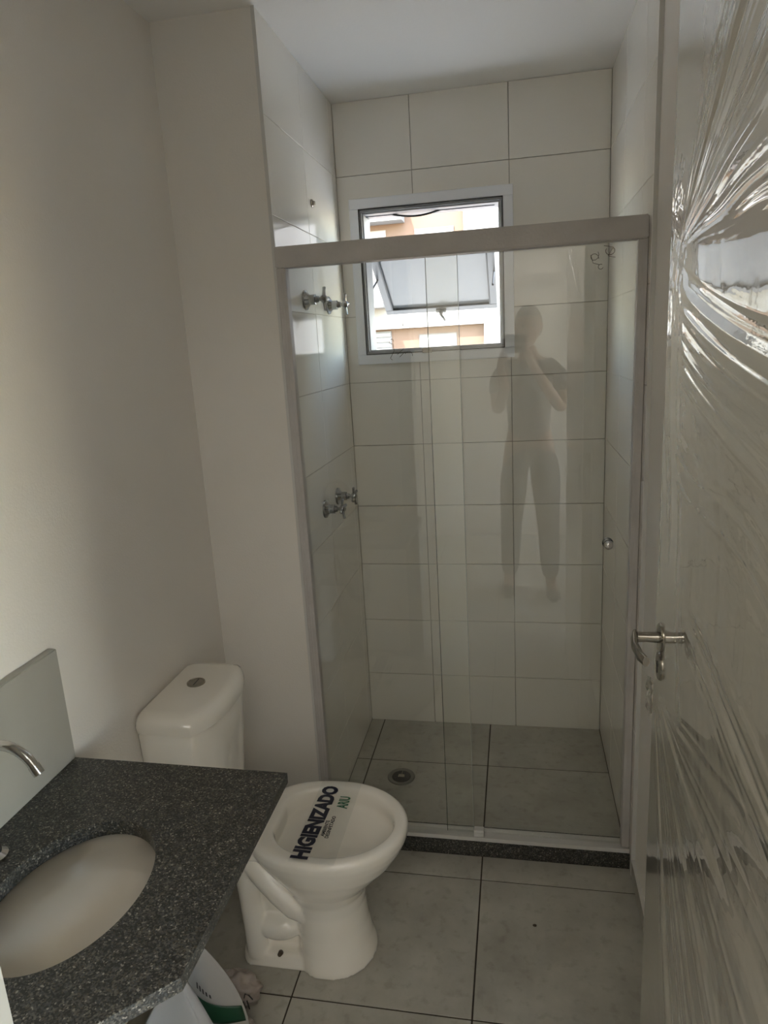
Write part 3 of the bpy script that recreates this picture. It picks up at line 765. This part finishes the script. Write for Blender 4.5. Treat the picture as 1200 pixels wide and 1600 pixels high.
# torn scrap of film by the lock
bm = bmesh.new(); g = [[bm.verts.new((DFX-.003-.010*random.random(), DY1-.015+.05*i/5, .985-.07*j/6-.01*i/5+.006*random.random())) for j in range(7)] for i in range(6)]
for i in range(5):
    for j in range(6):
        if (i < 4 or 1 < j < 4): bm.faces.new((g[i][j], g[i+1][j], g[i+1][j+1], g[i][j+1]))
wl_obj('film_scrap', bm, M['film'], door, True)

# ------------------------------------------------------------------ papers and bag under the vanity
def sheet(name, pts_fn, nu, nv, m, parent, th=.0006, smooth=True):
    bm = bmesh.new(); g = [[bm.verts.new(pts_fn(i/nu, j/nv)) for j in range(nv+1)] for i in range(nu+1)]
    for i in range(nu):
        for j in range(nv): bm.faces.new((g[i][j], g[i+1][j], g[i+1][j+1], g[i][j+1]))
    bmesh.ops.recalc_face_normals(bm, faces=bm.faces)
    bmesh.ops.solidify(bm, geom=bm.faces, thickness=th)
    return wl_obj(name, bm, m, parent, smooth)
def lerp(a, b, t): return a+(b-a)*t
# leaflet standing behind: narrow peak, widening to the floor
lf1 = thing('paper_leaflet', (-.72, 1.13, 0), 'white folded leaflet with green band and black print peeking from under vanity corner', 'leaflet', 'papers under the vanity')
def farp(u, v, off=0):
    top = .365; z = v*top
    w = (1-v**2.4)
    x0 = lerp(-.80, -.712, v); x1 = x0 + .17*w + .004
    x = lerp(x0, x1, u); y = 1.135-.03*math.sin(u*PI)*w + .02*(1-v) - off
    return (x, y, z)
sheet('page', farp, 14, 24, M['paper'], lf1)
def band(u, v, off=.0022):
    vv = .53+.055*v-.10*u*1.0+ .03; uu = .30+.68*u
    p = farp(uu, vv); return (p[0], p[1]-off, p[2])
def bandp(u, v):
    vt = .60-.09*u; vb = .44-.05*u; vv = lerp(vb, vt, v); p = farp(.25+.73*u, vv); return (p[0], p[1]-.0022, p[2])
b_ = sheet('green_band', bandp, 10, 6, M['green'], lf1, .0003); b_['label'] = 'dark green printed band'
bm = bmesh.new()
for k in range(5):
    def q(a, b): p = farp(a, b); return (p[0], p[1]-.0026, p[2])
    u0 = .28+.065*k; v0 = .655-.012*k; hgt_ = .045-.005*k
    vs4 = [bm.verts.new(q(u0, v0)), bm.verts.new(q(u0+.034, v0-.006)), bm.verts.new(q(u0+.030, v0+hgt_-.006)), bm.verts.new(q(u0-.004, v0+hgt_))]
    bm.faces.new(vs4)
wl_obj('printed_marks', bm, M['dink'], lf1)
lf2 = thing('paper_leaflet', (-.74, 1.045, 0), 'plain white paper sheet with pointed tip in front, at bottom of picture below vanity', 'leaflet', 'papers under the vanity')
def nearp(u, v):
    z = v*.352; w = 1-v**1.8
    x1 = lerp(-.600, -.706, v**1.15); x0 = x1-.22*w-.004
    x = lerp(x0, x1, u); y = 1.052-.05*(1-u)*w+.012*math.sin(u*5)*w
    return (x, y, z)
sheet('page', nearp, 14, 20, M['paper'], lf2)
def foldp(u, v):
    p = nearp(1, v); return (p[0]+.030*u*(1-v**2), p[1]+.018*u, p[2]*(1-.02*u))
sheet('folded_edge', foldp, 3, 20, M['paper'], lf2)
def crumple(name, c, r, sc, seed, label, m=M['bag']):
    bm = bmesh.new(); bmesh.ops.create_icosphere(bm, subdivisions=4, radius=1)
    for v in bm.verts:
        d = v.co.normalized(); nz = mnoise.noise(d*2.2+Vector((seed, 0, 0)))*.30 + abs(mnoise.noise(d*5+Vector((0, seed, 0))))*.22 + mnoise.noise(d*12)*.05
        q = d*(.88+nz); v.co = Vector((q.x*r*sc[0], q.y*r*sc[1], max(-.999*r*sc[2], q.z*r*sc[2])))
    mn = min(v.co.z for v in bm.verts)
    for v in bm.verts: v.co.z -= mn
    t = thing(name, c, label, 'bag', 'crumpled plastic on the floor'); from_bm('bag_body', bm, m, t, True)
    return t
cb = crumple('crumpled_bag', (-.705, 1.293, 0), .052, (1.15, .75, .95), 3, 'crumpled thin plastic bag with black print on floor behind the leaflets')
bm = bmesh.new()
for pts in ([(-.674, 1.262, .060), (-.668, 1.258, .078), (-.660, 1.262, .070), (-.655, 1.268, .052)], [(-.684, 1.250, .050), (-.672, 1.252, .060), (-.668, 1.254, .040)], [(-.664, 1.256, .060), (-.660, 1.256, .036)]):
    tube(bm, pts, .0016, 6)
wl_obj('printed_marks', bm, M['dink'], cb)
crumple('crumpled_bag', (-.672, 1.215, 0), .034, (1.3, .8, .8), 9, 'small crumpled piece of plastic at the bottom edge beside the leaflet')
# stray chip of mortar on the floor
bm = bmesh.new(); bmesh.ops.create_icosphere(bm, subdivisions=2, radius=.0048)
for v in bm.verts: v.co = Vector((v.co.x*1.2, v.co.y, max(0, v.co.z*.5)))*(1+.25*mnoise.noise(v.co*400))
ch = from_bm('mortar_chip', bm, M['wood'], None, False, (.035, 1.633, .0008)); tag(ch, 'tiny dark mortar chip on the floor tile before the shower', 'debris')

# ------------------------------------------------------------------ person holding a phone (seen mirrored in the glass)
PX, PY = .075, -.46
per = thing('person', (PX, PY, 0), 'person in dark shirt and trousers holding up a phone, mirrored in shower glass', 'person')
def skin_fig(name, chains, m, parent):
    """chains: lists of (x,y,z,r); first vertex of later chains may coincide with existing one"""
    verts, edges, rad, key = [], [], [], {}
    for c in chains:
        prev = None
        for x, y, z, r in c:
            k = (round(x, 4), round(y, 4), round(z, 4))
            if k not in key: key[k] = len(verts); verts.append((PX+x, PY+y, z)); rad.append(r)
            i = key[k]
            if prev is not None and prev != i: edges.append((prev, i))
            prev = i
    me = bpy.data.meshes.new(name); me.from_pydata(verts, edges, []); me.update()
    o = bpy.data.objects.new(name, me); COL.objects.link(o)
    md = o.modifiers.new('skin', 'SKIN'); md.use_smooth_shade = True
    if not me.skin_vertices: 
        bpy.context.view_layer.objects.active = o
    sv = me.skin_vertices[0].data if me.skin_vertices else None
    if sv is not None:
        for i, r in enumerate(rad):
            sv[i].radius = (r, r) if not isinstance(r, tuple) else r
        sv[0].use_root = True
    ss = o.modifiers.new('sub', 'SUBSURF'); ss.levels = 2; ss.render_levels = 2
    dg = bpy.context.evaluated_depsgraph_get()
    m2 = bpy.data.meshes.new_from_object(o.evaluated_get(dg)); bpy.data.objects.remove(o); bpy.data.meshes.remove(me)
    m2.name = name; m2.materials.clear(); m2.transform(Matrix.Translation(-world_loc(parent)))
    return link(name, m2, m, parent, True)
pel = (0, 0, .95, .125)
spine = [pel, (0, -.005, 1.08, .118), (0, -.01, 1.24, .135), (0, -.01, 1.38, .13), (0, 0, 1.46, .075), (0, .01, 1.52, .052), (0, .015, 1.56, .05)]
def leg(s):
    return [pel, (s*.088, 0, .90, .088), (s*.10, .02+.02*s, .70, .074), (s*.112, .03+.03*s, .48, .052), (s*.12, .0+.03*s, .28, .048), (s*.13, -.02+.03*s, .09, .036), (s*.135, .0+.03*s, .045, .036), (s*.14, .07+.03*s, .03, .034), (s*.145, .14+.03*s, .022, .024)]
def arm(s):
    hx = s*.055 - .075
    return [(0, -.01, 1.38, .13), (s*.135, -.01, 1.42, .058), (s*.175, .0, 1.38, .050), (s*.19, .05, 1.26, .042), (s*.185, .10, 1.18, .038), (s*.12-.02, .22, 1.31, .034), (hx+s*.03, .335, 1.46, .024), (hx+s*.012, .365, 1.51, .026), (hx+s*.006, .378, 1.545, .024)]
try:
    body = skin_fig('body', [spine, leg(-1), leg(1), arm(-1), arm(1)], M['skin'], per)
    # shirt and shorts as slightly larger shells over the same skeleton
    def grow(c, d): return [(x, y, z, r+d) for x, y, z, r in c]
    skin_fig('shirt', [grow([pel]+spine[1:4]+[(0, 0, 1.445, .085)], .016), grow([(0, -.01, 1.38, .13)], .016)+grow(arm(-1)[1:4], .014), grow([(0, -.01, 1.38, .13)], .016)+grow(arm(1)[1:4], .014)], M['cloth'], per)
    skin_fig('trousers', [grow([pel], .02)+grow(leg(-1)[1:6], .020), grow([pel], .02)+grow(leg(1)[1:6], .020), grow([pel, (0, -.002, 1.02, .115)], .019)], M['trouser'], per)
    # head
    bm = bmesh.new(); bmesh.ops.create_uvsphere(bm, u_segments=36, v_segments=26, radius=1)
    for v in bm.verts:
        d = v.co.copy(); x, y, z = d
        px, py, pz = x*.076, y*.096, z*.118
        if z < -.1: px *= 1-.34*(-z-.1); py *= 1-.12*(-z-.1)
        def g3(cx_, cz_, s): return math.exp(-((x-cx_)**2+(z-cz_)**2)/s) if y > 0 else 0
        py += .024*g3(0, -.12, .018) + .010*g3(0, -.28, .02) - .012*(g3(.36, .06, .03)+g3(-.36, .06, .03)) + .006*g3(0, -.48, .03) - .004*g3(0, -.42, .004) + .012*g3(0, -.85, .06)
        px += math.copysign(.010*math.exp(-(y**2+(z+.05)**2)/.02), x) if abs(x) > .8 else 0
        v.co = Vector((PX+px, PY+.03+py, 1.662+pz))
    wl_obj('head', bm, M['skin'], per, True)
    bm = bmesh.new(); bmesh.ops.create_uvsphere(bm, u_segments=32, v_segments=20, radius=1)
    for v in bm.verts:
        x, y, z = v.co; k = 1 if (z > .35 or y < .1) else .86
        v.co = Vector((PX+x*.082*k, PY+.024+y*.100*k, 1.672+max(z, -.55)*.118*k))
    wl_obj('hair', bm, M['hair'], per, True)
    for s in (-1, 1):
        bm = bmesh.new(); bmesh.ops.create_uvsphere(bm, u_segments=12, v_segments=8, radius=.011); bmesh.ops.translate(bm, verts=bm.verts, vec=(PX+s*.028, PY+.108, 1.668)); wl_obj('eye', bm, M['hair'], per, True)
    # fingers curled round the phone
    for s in (-1, 1):
        hx = s*.055 - .075
        for k in range(4):
            z0 = 1.535+.018*k; L = (.85, 1, .95, .78)[k]
            ch_ = [(hx+s*.010, .372, z0-.004, .010), (hx+s*.012, .402, z0+.004, .0092), (hx+s*.002-.0*s, .418+.006*L, z0+.006, .0085), (hx-s*.012*L, .424, z0+.006, .0075)]
            skin_fig('finger', [ch_], M['skin'], per)
        skin_fig('thumb', [[(hx+s*.012, .365, 1.52, .012), (hx+s*.004, .385, 1.545, .010), (hx-s*.006, .395, 1.565, .009)]], M['skin'], per)
    for s in (-1, 1):
        bm = bmesh.new(); box(bm, PX+s*.14-.042, PX+s*.14+.042, PY-.07+.03*s, PY+.185+.03*s, .0, .055, .02, 3); wl_obj('shoe', bm, M['hair'], per, True)
except Exception as ex:
    print('person failed', ex); raise
ph = bx('phone', -.055+.0, .055, -.040, -.031, 1.522, 1.622, M['black'], bev=.003)
tag(ph, 'black phone held sideways in both hands of the person', 'phone')

# ------------------------------------------------------------------ outside
gr = struct('ground', -40, 40, 2.9, 70, -6.2, -6, M['ground'])
def Z(z): return 1.6+2*(z-1.6)
BY = 20
bld = thing('apartment_building', (-2.5, BY+3, -6), 'peach and white apartment block seen sunlit through the window', 'building')
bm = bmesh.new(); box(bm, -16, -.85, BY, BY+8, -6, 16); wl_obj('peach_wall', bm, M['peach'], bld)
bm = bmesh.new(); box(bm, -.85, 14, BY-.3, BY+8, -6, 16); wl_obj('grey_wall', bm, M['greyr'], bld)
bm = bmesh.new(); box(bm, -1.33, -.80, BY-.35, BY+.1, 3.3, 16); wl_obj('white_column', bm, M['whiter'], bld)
def slab(x0, x1, z0, z1, d=.6, m='whiter', nm='balcony_slab'):
    bm = bmesh.new(); box(bm, x0, x1, BY-d, BY, z0, z1); return wl_obj(nm, bm, M[m], bld)
slab(-8, -.86, 2.05, 2.62, .25, 'whiter', 'white_band'); slab(-8, -2.96, 4.85, 5.5); slab(-8, -3.5, 2.62, 2.75, 1.0)
slab(-8, -2.96, 7.65, 8.3); slab(-8, -.86, -.75, -.18, .25, 'whiter', 'white_band')
for i, zt in enumerate((1.86, 4.66, 7.46, -.94, 10.26)):
    wdw = bpy.data.objects.new('window', None); COL.objects.link(wdw); wdw.parent = bld
    wdw.location = Vector((-2.155, BY, zt-1.0)) - world_loc(bld)
    bm = bmesh.new()
    for q in ((-.535, .535, -.04, 0, .97, 1.0), (-.535, .535, -.04, 0, 0, .03), (-.535, -.505, -.04, 0, .03, .97), (.505, .535, -.04, 0, .03, .97)): box(bm, *q)
    from_bm('window_frame', bm, M['bdark'], wdw)
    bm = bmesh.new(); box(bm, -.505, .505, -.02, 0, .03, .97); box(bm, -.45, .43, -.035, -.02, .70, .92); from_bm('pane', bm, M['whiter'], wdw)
# balcony railing
rl = bpy.data.objects.new('railing', None); COL.objects.link(rl); rl.parent = bld; rl.location = Vector((-4.6, BY-.95, 2.75)) - world_loc(bld)
bm = bmesh.new(); box(bm, -1.2, 1.05, -.02, .02, 1.02, 1.08); box(bm, -1.2, 1.05, -.02, .02, .06, .10); box(bm, -1.2, 1.05, -.02, .02, .62, .66); from_bm('hand_rail', bm, M['bdark'], rl)
bmr = bmesh.new(); box(bmr, -.012, .012, -.012, .012, .1, 1.02); mr_ = bpy.data.meshes.new('baluster'); bmr.to_mesh(mr_); bmr.free(); mr_.materials.append(M['bdark'])
for k in range(19):
    o = bpy.data.objects.new('baluster', mr_); COL.objects.link(o); o.parent = rl; o.location = (-1.1+.115*k, 0, 0)
bm = bmesh.new(); box(bm, -8, -3.5, BY-.02, BY, 2.75, 4.7); wl_obj('balcony_wall', bm, M['whiter'], bld)
# louvred shutter at left
lv = bpy.data.objects.new('louvre_panel', None); COL.objects.link(lv); lv.parent = bld; lv.location = Vector((-4.1, BY, .8)) - world_loc(bld)
bm = bmesh.new(); box(bm, -.95, .62, -.03, 0, 0, 1.2); from_bm('panel_back', bm, M['greyr'], lv)
for k in range(8):
    bm = bmesh.new(); box(bm, -.93, .60, -.06, -.03, .04+.145*k, .13+.145*k); from_bm('slat', bm, M['whiter'], lv)
